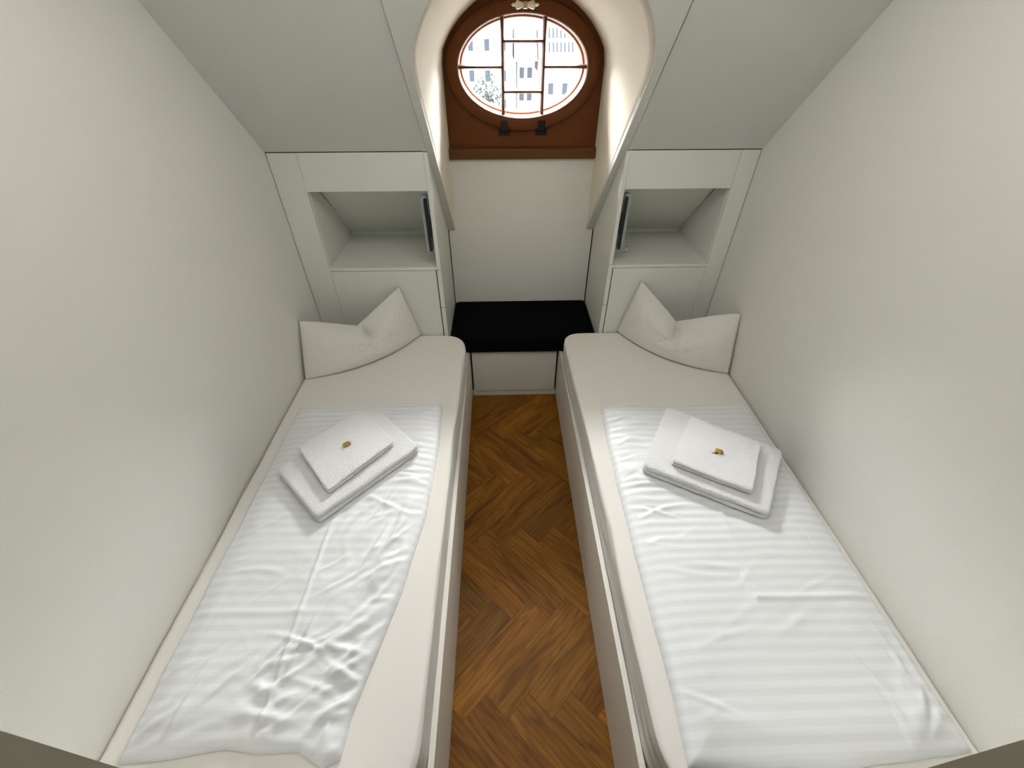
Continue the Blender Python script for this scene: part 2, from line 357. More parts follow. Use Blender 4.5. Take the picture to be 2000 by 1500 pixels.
# ------------------------------------------------------------------ window
def ell(a, b, n=72, cx=0.1245, cz=1.7505): return [(cx + a*math.cos(2*math.pi*i/n), cz + b*math.sin(2*math.pi*i/n)) for i in range(n)]
def build_window():
    root = empty('window_1', (0.1245, YW, 1.38)); struct(root)
    # arched brown panel with oval hole
    a_r = math.asin((1.83-1.60)/0.453); cx = 0.1285; N = 72
    inn = ell(0.340, 0.228, N)
    def arch_out(px, pz):   # ray from centre to outline
        dx, dz = px-0.1245, pz-1.7505; best = None
        for k in range(1, 400):
            t = 1 + k*0.004
            x, z = 0.1245+dx*t, 1.7505+dz*t
            inside = (abs(x-cx) < 0.397 and z > 1.385 and (z < 1.83 or (x-cx)**2+(z-1.60)**2 < 0.458**2))
            if not inside: return (x, z)
        return (x, z)
    out = [arch_out(*p) for p in inn]
    # snap the bottom corners
    for tx in (cx-0.397, cx+0.397):
        j = min(range(N), key=lambda i: math.dist(out[i], (tx, 1.385))); out[j] = (tx, 1.385)
        j = min(range(N), key=lambda i: math.dist(out[i], (tx, 1.83))); out[j] = (tx, 1.83)
    bm = bmesh.new(); Y0, Y1 = YW, YW+0.09
    V = {}
    for nm, P in (('i', inn), ('o', out)):
        for y in (Y0, Y1): V[nm, y] = [bm.verts.new((x, y, z)) for x, z in P]
    for i in range(N):
        j = (i+1) % N
        bm.faces.new([V['i', Y0][i], V['i', Y0][j], V['o', Y0][j], V['o', Y0][i]])
        bm.faces.new([V['i', Y1][i], V['o', Y1][i], V['o', Y1][j], V['i', Y1][j]])
        bm.faces.new([V['i', Y0][i], V['i', Y1][i], V['i', Y1][j], V['i', Y0][j]])
        bm.faces.new([V['o', Y0][i], V['o', Y0][j], V['o', Y1][j], V['o', Y1][i]])
    obj('window_frame', bm, M_BROWN, root)
    # oval casement ring with rounded moulding
    bm = bmesh.new(); prof = [(1.0, YW+0.0), (1.0, YW-0.020), (0.985, YW-0.026), (0.90, YW-0.027), (0.86, YW-0.022), (0.845, YW-0.010), (0.84, YW+0.035), (0.84, YW+0.075), (1.0, YW+0.075)]
    rings = []
    for s, y in prof:
        w = (1-s)/(1-0.84)
        a = 0.376 + (0.316-0.376)*w; b = 0.266 + (0.204-0.266)*w
        rings.append([bm.verts.new((x, y, z)) for x, z in ell(a, b, 96)])
    for j in range(len(rings)):
        A, B = rings[j], rings[(j+1) % len(rings)]
        for i in range(96): bm.faces.new([A[i], A[(i+1) % 96], B[(i+1) % 96], B[i]])
    cas = obj('casement', bm, M_BROWN, root, smooth=True)
    cas['label'] = 'oval moulded casement ring'
    for p in cas.data.polygons: p.use_smooth = True
    # outer weather frame behind
    bm = bmesh.new(); rings = []
    for a, b, y in ((0.35, 0.238, YW+0.075), (0.307, 0.195, YW+0.078), (0.300, 0.188, YW+0.125), (0.36, 0.25, YW+0.125)):
        rings.append([bm.verts.new((x, y, z)) for x, z in ell(a, b, 96)])
    for j in range(4):
        A, B = rings[j], rings[(j+1) % 4]
        for i in range(96): bm.faces.new([A[i], A[(i+1) % 96], B[(i+1) % 96], B[i]])
    obj('outer_frame', bm, M_BROWN, root)
    # glazing bars
    def hx(z): return 0.316*math.sqrt(max(0, 1-((z-1.7505)/0.204)**2))
    def hz(x): return 0.204*math.sqrt(max(0, 1-((x-0.1245)/0.316)**2))
    def bar(x0, x1, z0, z1):
        bm = bmesh.new()
        horizontal = (x1-x0) > (z1-z0)
        if horizontal:
            zc = (z0+z1)/2; h = 0.0085
            prism(bm, [(YW+0.006, zc-0.004), (YW+0.006, zc+0.004), (YW+0.02, zc+h), (YW+0.048, zc+h), (YW+0.048, zc-h), (YW+0.02, zc-h)], 0, x0, x1)
        else:
            xc = (x0+x1)/2; h = 0.0095
            prism(bm, [(xc-0.004, YW+0.006), (xc+0.004, YW+0.006), (xc+h, YW+0.02), (xc+h, YW+0.048), (xc-h, YW+0.048), (xc-h, YW+0.02)], 2, z0, z1)
        obj('glazing_bar', bm, M_BROWN, root)
    xa, xb = 0.0255, 0.2275
    for x in (xa, xb): bar(x-0.005, x+0.005, 1.7505-hz(x)-0.006, 1.7505+hz(x)+0.006)
    bar(0.1245-hx(1.756)-0.004, xa, 1.751, 1.761); bar(xb, 0.1245+hx(1.756)+0.004, 1.751, 1.761)
    bar(xa, xb, 1.851, 1.861); bar(xa, xb, 1.649, 1.659)
    # glass, split into panes between the bars
    bm = bmesh.new(); e = ell(0.322, 0.210, 96); A = [bm.verts.new((x, YW+0.030, z)) for x, z in e]; B = [bm.verts.new((x, YW+0.034, z)) for x, z in e]
    bm.faces.new(A); bm.faces.new(B[::-1])
    for i in range(96): bm.faces.new([A[i], A[(i+1) % 96], B[(i+1) % 96], B[i]])
    obj('pane', bm, M_GLASS, root)
    # sill
    bm = bmesh.new(); prism(bm, [(2.574, 1.3525), (2.574, 1.396), (2.582, 1.404), (YW+0.004, 1.408), (YW+0.004, 1.3525)], 0, -0.2705, 0.5275)
    obj('window_sill', bm, M_SILL, root, bevel=0.002)
    # hinges
    for x in (0.030, 0.226):
        bm = bmesh.new()
        bx(bm, x-0.019, x+0.019, YW-0.034, YW-0.026, 1.492, 1.535); bx(bm, x-0.030, x+0.030, YW-0.008, YW+0.001, 1.462, 1.486)
        tube(bm, [(x-0.026, YW-0.022, 1.490), (x+0.026, YW-0.022, 1.490)], 0.010, 12)
        h = obj('hinge', bm, M_IRON, root, bevel=0.001); h['label'] = 'black iron hinge'
    # porcelain turn handle
    hz_ = 1.984; yh = YW-0.062
    bm = bmesh.new(); tube(bm, [(0.129, YW-0.022, hz_), (0.129, yh, hz_)], 0.010, 16); tube(bm, [(0.129-0.009, yh, hz_), (0.129+0.009, yh, hz_)], 0.0135, 18)
    hub = obj('handle', bm, M_BRASS, root, bevel=0.001); hub['label'] = 'brass handle hub with white porcelain grips'
    for s in (-1, 1):
        bm = bmesh.new(); prof = [(0.008, 0.008), (0.012, 0.0095), (0.028, 0.0145), (0.036, 0.0165), (0.041, 0.014), (0.045, 0.007), (0.049, 0.0055), (0.053, 0.0075), (0.057, 0.005), (0.060, 0.003), (0.063, 0.001)]
        tube(bm, [(0.129+s*d, yh, hz_) for d, r in prof], [r for d, r in prof], 18)
        g = obj('porcelain_grip', bm, M_PORC, hub, smooth=True)
        g.location = (0, 0, 0)
build_window()

# ------------------------------------------------------------------ built-in cabinets either side of the niche
def cabinet(side):
    # build for the left in coordinates measured from the wall (d) and mirror for the right
    if side == 'left':
        fx = lambda d: XL + d; tot = NX0 - XL
    else:
        fx = lambda d: XR - d; tot = XR - NX1
    root = empty('fitted_cabinet', (fx(tot/2), YC, 0))
    T = 0.019
    d0 = 0.135 if side == 'left' else 0.090          # stile next to the wall
    di = tot - 0.019                                   # inner face of niche-side panel
    def b(name, a0, a1, y0, y1, z0, z1, bev=0.0008, m=M_CAB):
        x0, x1 = sorted((fx(a0), fx(a1))); return box(name, x0, x1, y0, y1, z0, z1, m, root, bev)
    # stile against wall
    ztop = 1.4855
    b('joint', 0.0005, di-0.002, YC+0.003, YC+0.010, 1.462, 1.4875, 0, M_GAP); b('joint', 0.0005, 0.012, YC+0.004, YC+0.010, 0.2, 1.4875, 0, M_GAP)
    b('stile', 0.003, d0-0.0012, YC, YC+T, 0, ztop)
    b('top_panel', d0, di-0.001 if side == 'left' else di-0.001, YC, YC+T, 1.322, ztop)
    b('lower_panel', d0, di-0.009, YC, YC+T, 0.0, 0.9255)
    b('shelf_board', d0-0.001, di-0.0005, YC-0.003, YB-0.005, 0.9285, 0.945)
    # inside of the open compartment
    def pz(name, pts, a0, a1, m=M_CAB):
        x0, x1 = sorted((fx(a0), fx(a1))); bm = bmesh.new(); prism(bm, pts, 0, x0, x1); return obj(name, bm, m, root)
    pz('inner_side', [(YC+T, 0.945), (YC+T, 1.40), (YB-0.01, 0.958), (YB-0.01, 0.945)], d0-0.014, d0+0.002)
    pz('inner_back', [(YC+T+0.001, 1.42), (YC+T+0.001, 1.435), (YB-0.006, 0.985), (YB-0.006, 0.965), (YB-0.024, 0.965)], d0, di-0.001)
    r = b('back_rail', d0, di-0.001, YB-0.024, YB-0.006, 0.945, 0.966); r['label'] = 'pale strip along the back of the shelf'
    # niche-side panels
    zu = 0.9285 if side == 'left' else 0.948
    pz('side_panel', [(YC-0.001, zu), (YC-0.001, sz(YC)-0.004), (YB-0.002, sz(YB-0.002)-0.005), (YB-0.002, zu)] if sz(YB-0.002)-0.005 > zu else
       [(YC-0.001, zu), (YC-0.001, sz(YC)-0.004), (sy(zu+0.005)-0.001, zu)], di, tot)
    if side == 'right':
        pz('side_drawer', [(YC-0.001, 0.7055), (YC-0.001, 0.9455), (YB-0.004, 0.9455), (YB-0.004, 0.7055)], di-0.003, tot)
    else:
        pz('side_drawer', [(YC-0.001, 0.7055), (YC-0.001, 0.926), (YB-0.004, 0.926), (YB-0.004, 0.7055)], di-0.003, tot)
    pz('side_door', [(YC-0.001, 0.03), (YC-0.001, 0.7025), (YB-0.004, 0.7025), (YB-0.004, 0.03)], di-0.003, tot)
    # dark carcass seen through the joints
    x0, x1 = sorted((fx(d0), fx(di-0.005))); box('carcass', x0, x1, YC+T+0.001, YB-0.01, 0.0, 0.926, M_GAP, root)
    # slim upright grip inside the compartment, grey rim round a black notched insert
    xg = di - 0.0145
    def rp(d, z, y): return (fx(d), y, z)
    def plate(name, prof, y0, y1, m, par):
        bm = bmesh.new(); A = [bm.verts.new((fx(d), y0, z)) for d, z in prof]; B = [bm.verts.new((fx(d), y1, z)) for d, z in prof]
        bm.faces.new(A); bm.faces.new(B[::-1]); n = len(prof)
        for i in range(n): bm.faces.new([A[i], A[(i+1) % n], B[(i+1) % n], B[i]])
        return obj(name, bm, m, par)
    def caps(c, w, z0, z1, notch=False):
        P = [(c + w*math.cos(a), z0 + w - w*math.sin(-a)*1 - 0) for a in [math.pi + k*math.pi/8 for k in range(9)]]
        P = [(c - w*math.cos(k*math.pi/8), z0 + w - w*math.sin(k*math.pi/8)) for k in range(9)]
        if notch:
            zm = (z0+z1)/2
            P += [(c+w, zm-0.058), (c+w+0.006, zm-0.045), (c+w+0.0075, zm), (c+w+0.006, zm+0.045), (c+w, zm+0.058)]
        P += [(c + w*math.cos(k*math.pi/8), z1 - w + w*math.sin(k*math.pi/8)) for k in range(9)]
        return P
    gr = plate('grip_rim', caps(xg-0.010, 0.016, 1.020, 1.298), YC+0.045, YC+0.004, M_GREY, root); gr['label'] = 'grey rim of the slim upright grip'
    gi = plate('grip_insert', caps(xg-0.0035, 0.0085, 1.028, 1.290, True), YC+0.006, YC-0.001, M_DARK, gr); gi.location = (0, 0, 0); gi['label'] = 'black notched insert of the grip'
    if side == 'left': tag(root, 'white fitted cabinet left of the niche, wide stile at its left edge, empty shelf', 'cabinet', 'fitted cabinets')
    else: tag(root, 'white fitted cabinet right of the niche, with a clear coiled cord on its shelf', 'cabinet', 'fitted cabinets')
    return root
cabinet('left'); cabinet('right')

# clear coiled cord on the right shelf
bm = bmesh.new(); rnd = random.Random(3); pts = []
for i in range(150):
    t = i/149; a = t*2*math.pi*5.3; rr = 0.018 + 0.010*math.sin(t*21)
    pts.append((0.684 + rr*math.cos(a) + 0.006*math.sin(t*9), 2.255 + 0.10*t + 0.016*math.sin(a), 0.9485 + 0.014 + 0.012*math.sin(a*1.3+1)))
tube(bm, pts, 0.0026, 6)
tag(obj('coiled_cord', bm, M_CLEAR, smooth=True), 'small tangled clear cord lying on the right cabinet shelf', 'cord')

# ------------------------------------------------------------------ bench with black cushion
be = empty('window_bench', (0.12, 2.4, 0)); tag(be, 'white built-in bench below the window with one wide drawer', 'bench')
box('drawer_front', -0.1945, 0.3375, 2.158, 2.176, 0.045, 0.357, M_CAB, be, 0.0012)
box('top_rail', -0.203, 0.347, 2.162, YB-0.002, 0.361, 0.374, M_CAB, be, 0.0008)
box('plinth', -0.203, 0.347, 2.163, 2.18, 0.0, 0.042, M_CAB, be, 0.0008)
box('carcass', -0.203, 0.347, 2.181, YB-0.004, 0.0, 0.360, M_GAP, be)
box('side_block', NX0+0.003, -0.205, 2.162, YB-0.004, 0.0, 0.374, M_CAB, be)
box('side_block', 0.349, NX1-0.003, 2.162, YB-0.004, 0.0, 0.374, M_CAB, be)

def rounded_slab(name, outline, z0, z1, r, m, nz=4, bulge=0.0, wob=0.0, seed=0, crown=0.0, fixed=None, lean=None):
    """outline: closed list of (x,y), counter-clockwise, dense"""
    n = len(outline); bm = bmesh.new()
    nr = []
    for i in range(n):
        a = Vector(outline[i-1]); b = Vector(outline[(i+1) % n]); t = (b-a).normalized(); nr.append(Vector((t.y, -t.x)))
    levels = []
    for k in range(5):
        a = k/4*math.pi/2; levels.append((r*(1-math.sin(a))*0.6, z0 + r*0.6*(1-math.cos(a))))
    for k in range(1, nz): levels.append((-bulge*math.sin(math.pi*k/nz), z0 + 0.6*r + (z1-z0-1.6*r)*k/nz))
    for k in range(7):
        a = k/6*math.pi/2; levels.append((r*(1-math.cos(a)), z1 - r + r*math.sin(a)))
    levels.append((r*1.6, z1+crown*0.3)); levels.append((r*2.6, z1+crown))
    rings = []
    for li, (ins, z) in enumerate(levels):
        ring = []
        for i, p in enumerate(outline):
            q = Vector(p) - nr[i]*ins
            w = wob*abs(noise.noise(Vector((p[0]*3, p[1]*3, z*60+seed))))*-1
            q += nr[i]*w
            ring.append(bm.verts.new((q.x, q.y, z)))
        rings.append(ring)
    for j in range(len(rings)-1):
        for i in range(n): bm.faces.new([rings[j][i], rings[j][(i+1) % n], rings[j+1][(i+1) % n], rings[j+1][i]])
    bm.faces.new(rings[0]); bm.faces.new(rings[-1])
    return obj(name, bm, m, smooth=True)
def dense(poly, radii, step=0.02):
    """polygon with rounded corners -> dense ccw outline"""
    out = []; n = len(poly)
    for i in range(n):
        p = Vector(poly[i]); a = Vector(poly[i-1]); b = Vector(poly[(i+1) % n]); r = radii[i]
        da = (a-p).normalized(); db = (b-p).normalized(); s = p + da*r; e = p + db*r
        for k in range(9):
            t = k/8; out.append(s*(1-t)**2 + p*2*t*(1-t) + e*t*t)
        nxt = Vector(poly[(i+1) % n]); rn = radii[(i+1) % n]; e2 = nxt + (p-nxt).normalized()*rn
        L = (e2-e).length; m = int(L/step)
        for k in range(1, m): out.append(e + (e2-e)*k/m)
    return [tuple(v) for v in out]

cu = dense([(NX0+0.004, 2.135), (NX1-0.004, 2.135), (NX1-0.004, YB-0.003), (NX0+0.004, YB-0.003)], [0.045, 0.045, 0.033, 0.033])
c = rounded_slab('seat_cushion', cu, 0.3745, 0.475, 0.012, M_BLACK, crown=0.001)
tag(c, 'flat black seat cushion filling the niche bench under the window', 'cushion')

# ------------------------------------------------------------------ beds
def bed(side):
    if side == 'left': bo, bi, wall, lab = -0.2085, -0.2265, XL, 'white bed base along the left wall, its board facing the parquet aisle'
    else: bo, bi, wall, lab = 0.351, 0.369, XR, 'white bed base along the right wall, its board facing the parquet aisle'
    s = 1 if side == 'left' else -1
    root = empty('bed_base', ((bo+wall)/2, 1.1, 0)); tag(root, lab, 'bed', 'bed bases')
    def b(name, x0, x1, y0, y1, z0, z1, bev=0.001):
        x0, x1 = sorted((x0, x1)); return box(name, x0, x1, y0, y1, z0, z1, M_BOARD, root, bev)
    b('side_board', bo, bi, YN+0.004, YC+0.038, 0.0, 0.370, 0.0015)
    b('foot_board', bi, wall+s*0.006, YN+0.004, YN+0.022, 0.0, 0.370)
    b('head_board', bi, wall+s*0.006, YC-0.022, YC-0.004, 0.0, 0.370)
    b('slat_base', bi-s*0.001, wall+s*0.006, YN+0.023, YC-0.023, 0.26, 0.285)
bed('left'); bed('right')
def mattress(side):
    if side == 'left':
        poly = [(XL+0.004, 0.115), (-0.2265, 0.115), (-0.2225, 1.2), (-0.204, YC-0.004), (XL+0.004, YC-0.004)]
        rad = [0.06, 0.14, 0.3, 0.15, 0.05]
        lab = 'mattress in a cream fitted sheet on the left bed'
    else:
        poly = [(0.3705, 0.115), (XR-0.004, 0.115), (XR-0.004, YC-0.004), (0.350, YC-0.004), (0.352, 1.85), (0.3705, 1.2)]
        rad = [0.14, 0.06, 0.05, 0.115, 0.1, 0.3]
        lab = 'mattress in a cream fitted sheet on the right bed'
    o = rounded_slab('mattress', dense(poly, rad, 0.012), 0.286, 0.5266, 0.016, M_SHEET, nz=16, wob=0.010, bulge=0.0, seed=3 if side == 'left' else 9)
    tag(o, lab, 'mattress', 'mattresses'); return o
mattress('left'); mattress('right')

# ------------------------------------------------------------------ duvets
def sstep(t): t = max(0, min(1, t)); return t*t*(3-2*t)
def interp(P, y):
    P = sorted(P)
    if y <= P[0][0]: return P[0][1]
    for (a, b), (c, d) in zip(P, P[1:]):
        if y <= c: return b + (d-b)*(y-a)/(c-a)
    return P[-1][1]
def crease(x, y, a, b, w, h):
    ax, ay = a; bx_, by_ = b; dx, dy = bx_-ax, by_-ay; L2 = dx*dx+dy*dy
    t = ((x-ax)*dx+(y-ay)*dy)/L2
    tt = max(0, min(1, t)); d = math.hypot(x-ax-dx*tt, y-ay-dy*tt)
    return h*math.exp(-(d/w)**2)
def ridged(x, y, fx, fy, rot, seed):
    c, s = math.cos(rot), math.sin(rot); u = (x*c+y*s)*fx; v = (-x*s+y*c)*fy
    n = noise.noise(Vector((u + 0.6*noise.noise(Vector((x*4, y*4, seed))), v, seed)))
    return 1 - abs(n)*2.2
def duvet(name, left, right, near, far, hfun, label, T=0.034, seed=1, N=(150, 230)):
    """left/right: lists (y,x); near/far: lists (x,y)"""
    bm = bmesh.new(); uvl = bm.loops.layers.uv.new('UVMap'); nx, ny = N; top = []; bot = []; zb = 0.5275
    for j in range(ny+1):
        v = j/ny; rt, rb = [], []
        for i in range(nx+1):
            u = i/nx
            y = interp(near, u) * (1-v) + interp(far, u) * v
            x = interp(left, y) * (1-u) + interp(right, y) * u
            # scalloped edge
            e = min(u*0.7, (1-u)*0.7, v*1.3, (1-v)*1.3)
            edge = math.sqrt(max(0, 1-(1-min(1, e/0.022))**2))
            soft = sstep(e/0.09)
            wob = 0.004*noise.noise(Vector((x*9, y*9, seed*7.1)))*(1-soft)
            qi = max(quad_in(x, y, TL), quad_in(x, y, TR))
            h = T*(0.55+0.45*soft) + hfun(x, y, u, v)*(0.35+0.65*soft)
            h = (h*(1-qi) + min(h, ZD-zb-0.0008)*qi)*edge
            rt.append(bm.verts.new((x+wob, y+wob, zb+max(0.0015, h)))); 
            rb.append(bm.verts.new((x+wob, y+wob, zb)) if i in (0, nx) or j in (0, ny) else None)
        top.append(rt); bot.append(rb)
    def uvf(f):
        for lp in f.loops: lp[uvl].uv = (lp.vert.co.x, lp.vert.co.y)
    for j in range(ny):
        for i in range(nx): uvf(bm.faces.new([top[j][i], top[j][i+1], top[j+1][i+1], top[j+1][i]]))
    per = [(0, i) for i in range(nx)] + [(j, nx) for j in range(ny)] + [(ny, i) for i in range(nx, 0, -1)] + [(j, 0) for j in range(ny, 0, -1)]
    for a, b in zip(per, per[1:]+per[:1]):
        uvf(bm.faces.new([top[a[0]][a[1]], bot[a[0]][a[1]], bot[b[0]][b[1]], top[b[0]][b[1]]]))
    uvf(bm.faces.new([bot[a[0]][a[1]] for a in per]))
    o = obj(name, bm, M_DUVET, smooth=True); tag(o, label, 'duvet', 'duvets'); return o
ZD = 0.5625
def quad_in(x, y, Q, soft=0.035):
    A = sum(Q[i][0]*Q[(i+1) % 4][1] - Q[(i+1) % 4][0]*Q[i][1] for i in range(4))
    if A < 0: Q = Q[::-1]
    d = 1e9
    for i in range(4):
        a, b = Q[i], Q[(i+1) % 4]; L_ = math.dist(a, b)
        d = min(d, ((b[0]-a[0])*(y-a[1]) - (b[1]-a[1])*(x-a[0]))/L_)
    return sstep((d+soft)/soft)
TL = [(-0.888, 1.074), (-0.58, 1.428), (-0.346, 1.18), (-0.66, 0.853)]
TR = [(0.731, 1.387), (1.128, 1.116), (0.927, 0.821), (0.534, 1.05)]
def make_folds(seed, boxes):
    rnd = random.Random(seed); F = []
    for (x0, x1, y0, y1, n, amp, a0, a1) in boxes:
        for k in range(n):
            cx, cy = rnd.uniform(x0, x1), rnd.uniform(y0, y1); a = R(rnd.uniform(a0, a1)); L_ = rnd.uniform(0.03, 0.10)
            F.append((cx, cy, math.cos(a), math.sin(a), L_, rnd.uniform(0.006, 0.013), amp*rnd.uniform(0.5, 1.0), rnd.uniform(-8, 8)))
    return F
def folds(F, x, y):
    h = 0
    for cx, cy, c, s, L_, w, amp, cv in F:
        dx, dy = x-cx, y-cy
        if abs(dx)+abs(dy) > 0.3: continue
        a = dx*c+dy*s; b = -dx*s+dy*c - cv*0.15*a*a
        e = (a/L_)**2
        if e > 4: continue
        h += amp*math.exp(-e*1.2)*(math.exp(-(b/w)**2) - 0.45*math.exp(-((b-1.6*w)/(w*1.3))**2))
    return h
FL_ = make_folds(4, [(-0.62, -0.34, 0.24, 0.95, 46, 0.008, 10, 80), (-0.66, -0.42, 0.24, 0.50, 26, 0.010, -30, 60), (-0.95, -0.62, 0.24, 0.50, 16, 0.006, 20, 70),
                     (-0.45, -0.30, 0.9, 1.48, 22, 0.006, -25, 25), (-0.9, -0.35, 1.15, 1.5, 20, 0.0045, -12, 12), (-0.95, -0.65, 0.5, 1.2, 14, 0.003, -15, 40)])
FR_ = make_folds(6, [(0.45, 0.62, 0.85, 1.42, 26, 0.006, -20, 25), (0.5, 1.1, 0.25, 1.2, 22, 0.0028, -20, 40), (0.98, 1.13, 0.2, 0.42, 10, 0.009, 50, 120)])
def h_left(x, y, u, v):
    h = 0.007*noise.noise(Vector((x*2.2, y*2.2, 1.3))) + 0.004*noise.noise(Vector((x*6, y*6, 4.3)))
    # crosswise ripples of the satin stripes, strongest at the head end
    h += 0.0012*math.sin(y*2*math.pi/0.033 + 1.2*noise.noise(Vector((x*4, y*3, 2))))*(0.12+0.88*sstep((y-0.7)/0.4))
    h += folds(FL_, x, y)
    near = sstep((0.95-y)/0.45)
    right = sstep((u-0.35)/0.3)
    k = 0.25 + 0.75*near*right
    h += 0.010*k*max(0, ridged(x, y, 4.5, 9, 0.55, 5.2)-0.45) + 0.008*k*max(0, ridged(x, y, 9, 5, 1.25, 8.8)-0.5)
    h += 0.007*near*max(0, ridged(x, y, 6, 3, -0.5, 15.5)-0.4)
    h += 0.006*sstep((u-0.7)/0.25)*max(0, ridged(x, y, 3, 13, 0.1, 25.5)-0.45)
    # lengthwise and crosswise fold marks
    h += crease(x, y, (-0.600, 1.50), (-0.632, 0.30), 0.006, 0.006)
    h += crease(x, y, (-0.95, 0.565), (-0.62, 0.56), 0.009, 0.003) + crease(x, y, (-0.62, 0.56), (-0.36, 0.545), 0.009, 0.002)
    # rolled hem with an opening near the foot
    h += crease(x, y, (-0.66, 0.265), (-0.45, 0.235), 0.022, 0.012)
    return h
def h_right(x, y, u, v):
    h = 0.006*noise.noise(Vector((x*2.0, y*2.0, 31.3))) + 0.003*noise.noise(Vector((x*5, y*5, 14.3)))
    h += 0.0010*math.sin(y*2*math.pi/0.033 + 1.0*noise.noise(Vector((x*4, y*3, 12))))*(0.35+0.65*sstep((y-0.5)/0.4)) + folds(FR_, x, y)
    h += 0.006*sstep((0.45-u)/0.3)*sstep((y-0.8)/0.2)*max(0, ridged(x, y, 4, 12, 0.15, 35.5)-0.4)
    h += 0.0035*max(0, ridged(x, y, 4.5, 7, 0.6, 55.5)-0.5)
    h += crease(x, y, (0.80, 1.47), (0.775, 0.57), 0.009, 0.003) + crease(x, y, (0.775, 0.565), (1.13, 0.56), 0.008, 0.004)
    h += crease(x, y, (1.09, 0.33), (1.02, 0.22), 0.018, 0.010) + crease(x, y, (1.12, 0.27), (1.06, 0.22), 0.012, 0.008)
    return h
duvet('duvet', [(0.2, -0.962), (1.52, -0.964)], [(0.21, -0.421), (0.30, -0.414), (0.36, -0.400), (0.41, -0.388), (0.62, -0.338), (0.90, -0.294), (1.27, -0.281), (1.50, -0.294)],
      [(0, 0.225), (0.25, 0.232), (0.45, 0.248), (0.62, 0.236), (0.8, 0.236), (0.93, 0.205), (1, 0.216)], [(0, 1.505), (0.35, 1.512), (0.5, 1.516), (1, 1.500)], h_left,
      'rumpled white striped duvet with a raised lengthwise fold on the left bed', seed=1)
duvet('duvet', [(0.17, 0.432), (0.33, 0.441), (0.98, 0.438), (1.3, 0.448), (1.46, 0.460)], [(0.18, 1.148), (1.5, 1.150)],
      [(0, 0.178), (0.5, 0.166), (1, 0.19)], [(0, 1.450), (0.1, 1.470), (0.5, 1.455), (1, 1.475)], h_right,
      'smooth white striped duvet on the right bed', T=0.034, seed=2)

# ------------------------------------------------------------------ pillows
def pillow(bl, br, tl, tr, bow, sag, sag_u, T, label, seed, wall_side, skew=0.0):
    """corner points bottom-left/right, top-left/right; bow: push of the bottom edge towards the room"""
    bl, br, tl, tr = map(Vector, (bl, br, tl, tr)); N1, N2 = 140, 70
    bm = bmesh.new(); F, Bk = [], []
    along = (br-bl).normalized(); upv = ((tl-bl)+(tr-br)).normalized(); nrm = along.cross(upv).normalized()
    if nrm.y > 0: nrm = -nrm
    for j in range(N2+1):
        v = j/N2; rf, rb = [], []
        for i in range(N1+1):
            u = i/N1
            p = (bl*(1-u)+br*u)*(1-v) + (tl*(1-u)+tr*u)*v
            p += bow*(4*u*(1-u))*(1-v*0.75)
            # karate-chop dent along the top edge
            du = (u - sag_u - skew*(1-v)); dent = max(0, 1-math.sqrt(du*du+0.0001)/(0.5 if du < 0 else 0.5))**1.15
            p.z -= sag*dent*v**1.3
            # dog-eared corners
            pinch = 1 - 0.06*(1-math.sin(math.pi*u))*0
            eu = math.sin(math.pi*u); ev = math.sin(math.pi*v)
            th = T*(max(0, eu)**0.5)*(max(0, ev)**(0.5+0.6*v))
            cdeep = math.exp(-(du/0.028)**2)*sstep((v-0.42)/0.35)
            crx = 1 - 0.50*math.exp(-(du/0.055)**2)*sstep((v-0.30)/0.4)
            wr = 0.010*noise.noise(Vector((u*5+seed, v*4, seed)))*eu*ev + 0.0035*noise.noise(Vector((u*16, v*9, seed+3)))*eu*ev
            # radiating creases below the dent and towards the corners
            for ang, hh in ((0.5, 0.005), (-0.6, 0.004), (0.05, 0.004)):
                pu, pv = u-sag_u, v-0.42; d = abs(pu*math.cos(ang)+pv*0.5*math.sin(ang)); wr -= hh*math.exp(-(d/0.012)**2)*math.exp(-((pu**2+pv**2*0.4)/0.018))
            over = (0.034 if du < 0 else -0.030)*math.exp(-abs(du)/0.10)*sstep((v-0.40)/0.25)*(ev**0.3)*sstep(abs(du)/0.007)
            wr += 0.004*noise.noise(Vector((u*26, v*14, seed+9)))*eu*ev
            f = p + nrm*(th*crx - 0.026*cdeep*ev + wr + over) ; b = p - nrm*(th*0.75*crx)
            e = (j in (0, N2) or i in (0, N1))
            for q in (f, b):
                q.z = max(q.z, 0.5285); q.y = min(q.y, YC-0.004)
                if wall_side < 0: q.x = max(q.x, XL+0.002)
                else: q.x = min(q.x, XR-0.002)
            vf = bm.verts.new(f); rf.append(vf); rb.append(vf if e else bm.verts.new(b))
        F.append(rf); Bk.append(rb)
    for G, fl in ((F, 0), (Bk, 1)):
        for j in range(N2):
            for i in range(N1):
                q = [G[j][i], G[j][i+1], G[j+1][i+1], G[j+1][i]]
                if fl: q.reverse()
                bm.faces.new(q)
    # flat hem round the edge
    o = obj('pillow', bm, M_PILLOW, smooth=True); tag(o, label, 'pillow', 'pillows'); return o
pillow((-1.012, 1.715, 0.53), (-0.474, 2.112, 0.532), (-1.022, 1.875, 0.778), (-0.548, 2.100, 0.842), Vector((0.045, -0.06, 0)), 0.125, 0.50, 0.060,
       'dented white pillow propped in the corner at the head of the left bed', 2.0, -1, skew=0.10)
pillow((0.676, 2.112, 0.532), (1.168, 1.70, 0.53), (0.756, 2.100, 0.865), (1.176, 1.80, 0.822), Vector((-0.045, -0.06, 0)), 0.150, 0.46, 0.060,
       'dented white pillow propped in the corner at the head of the right bed', 7.0, 1, skew=0.10)

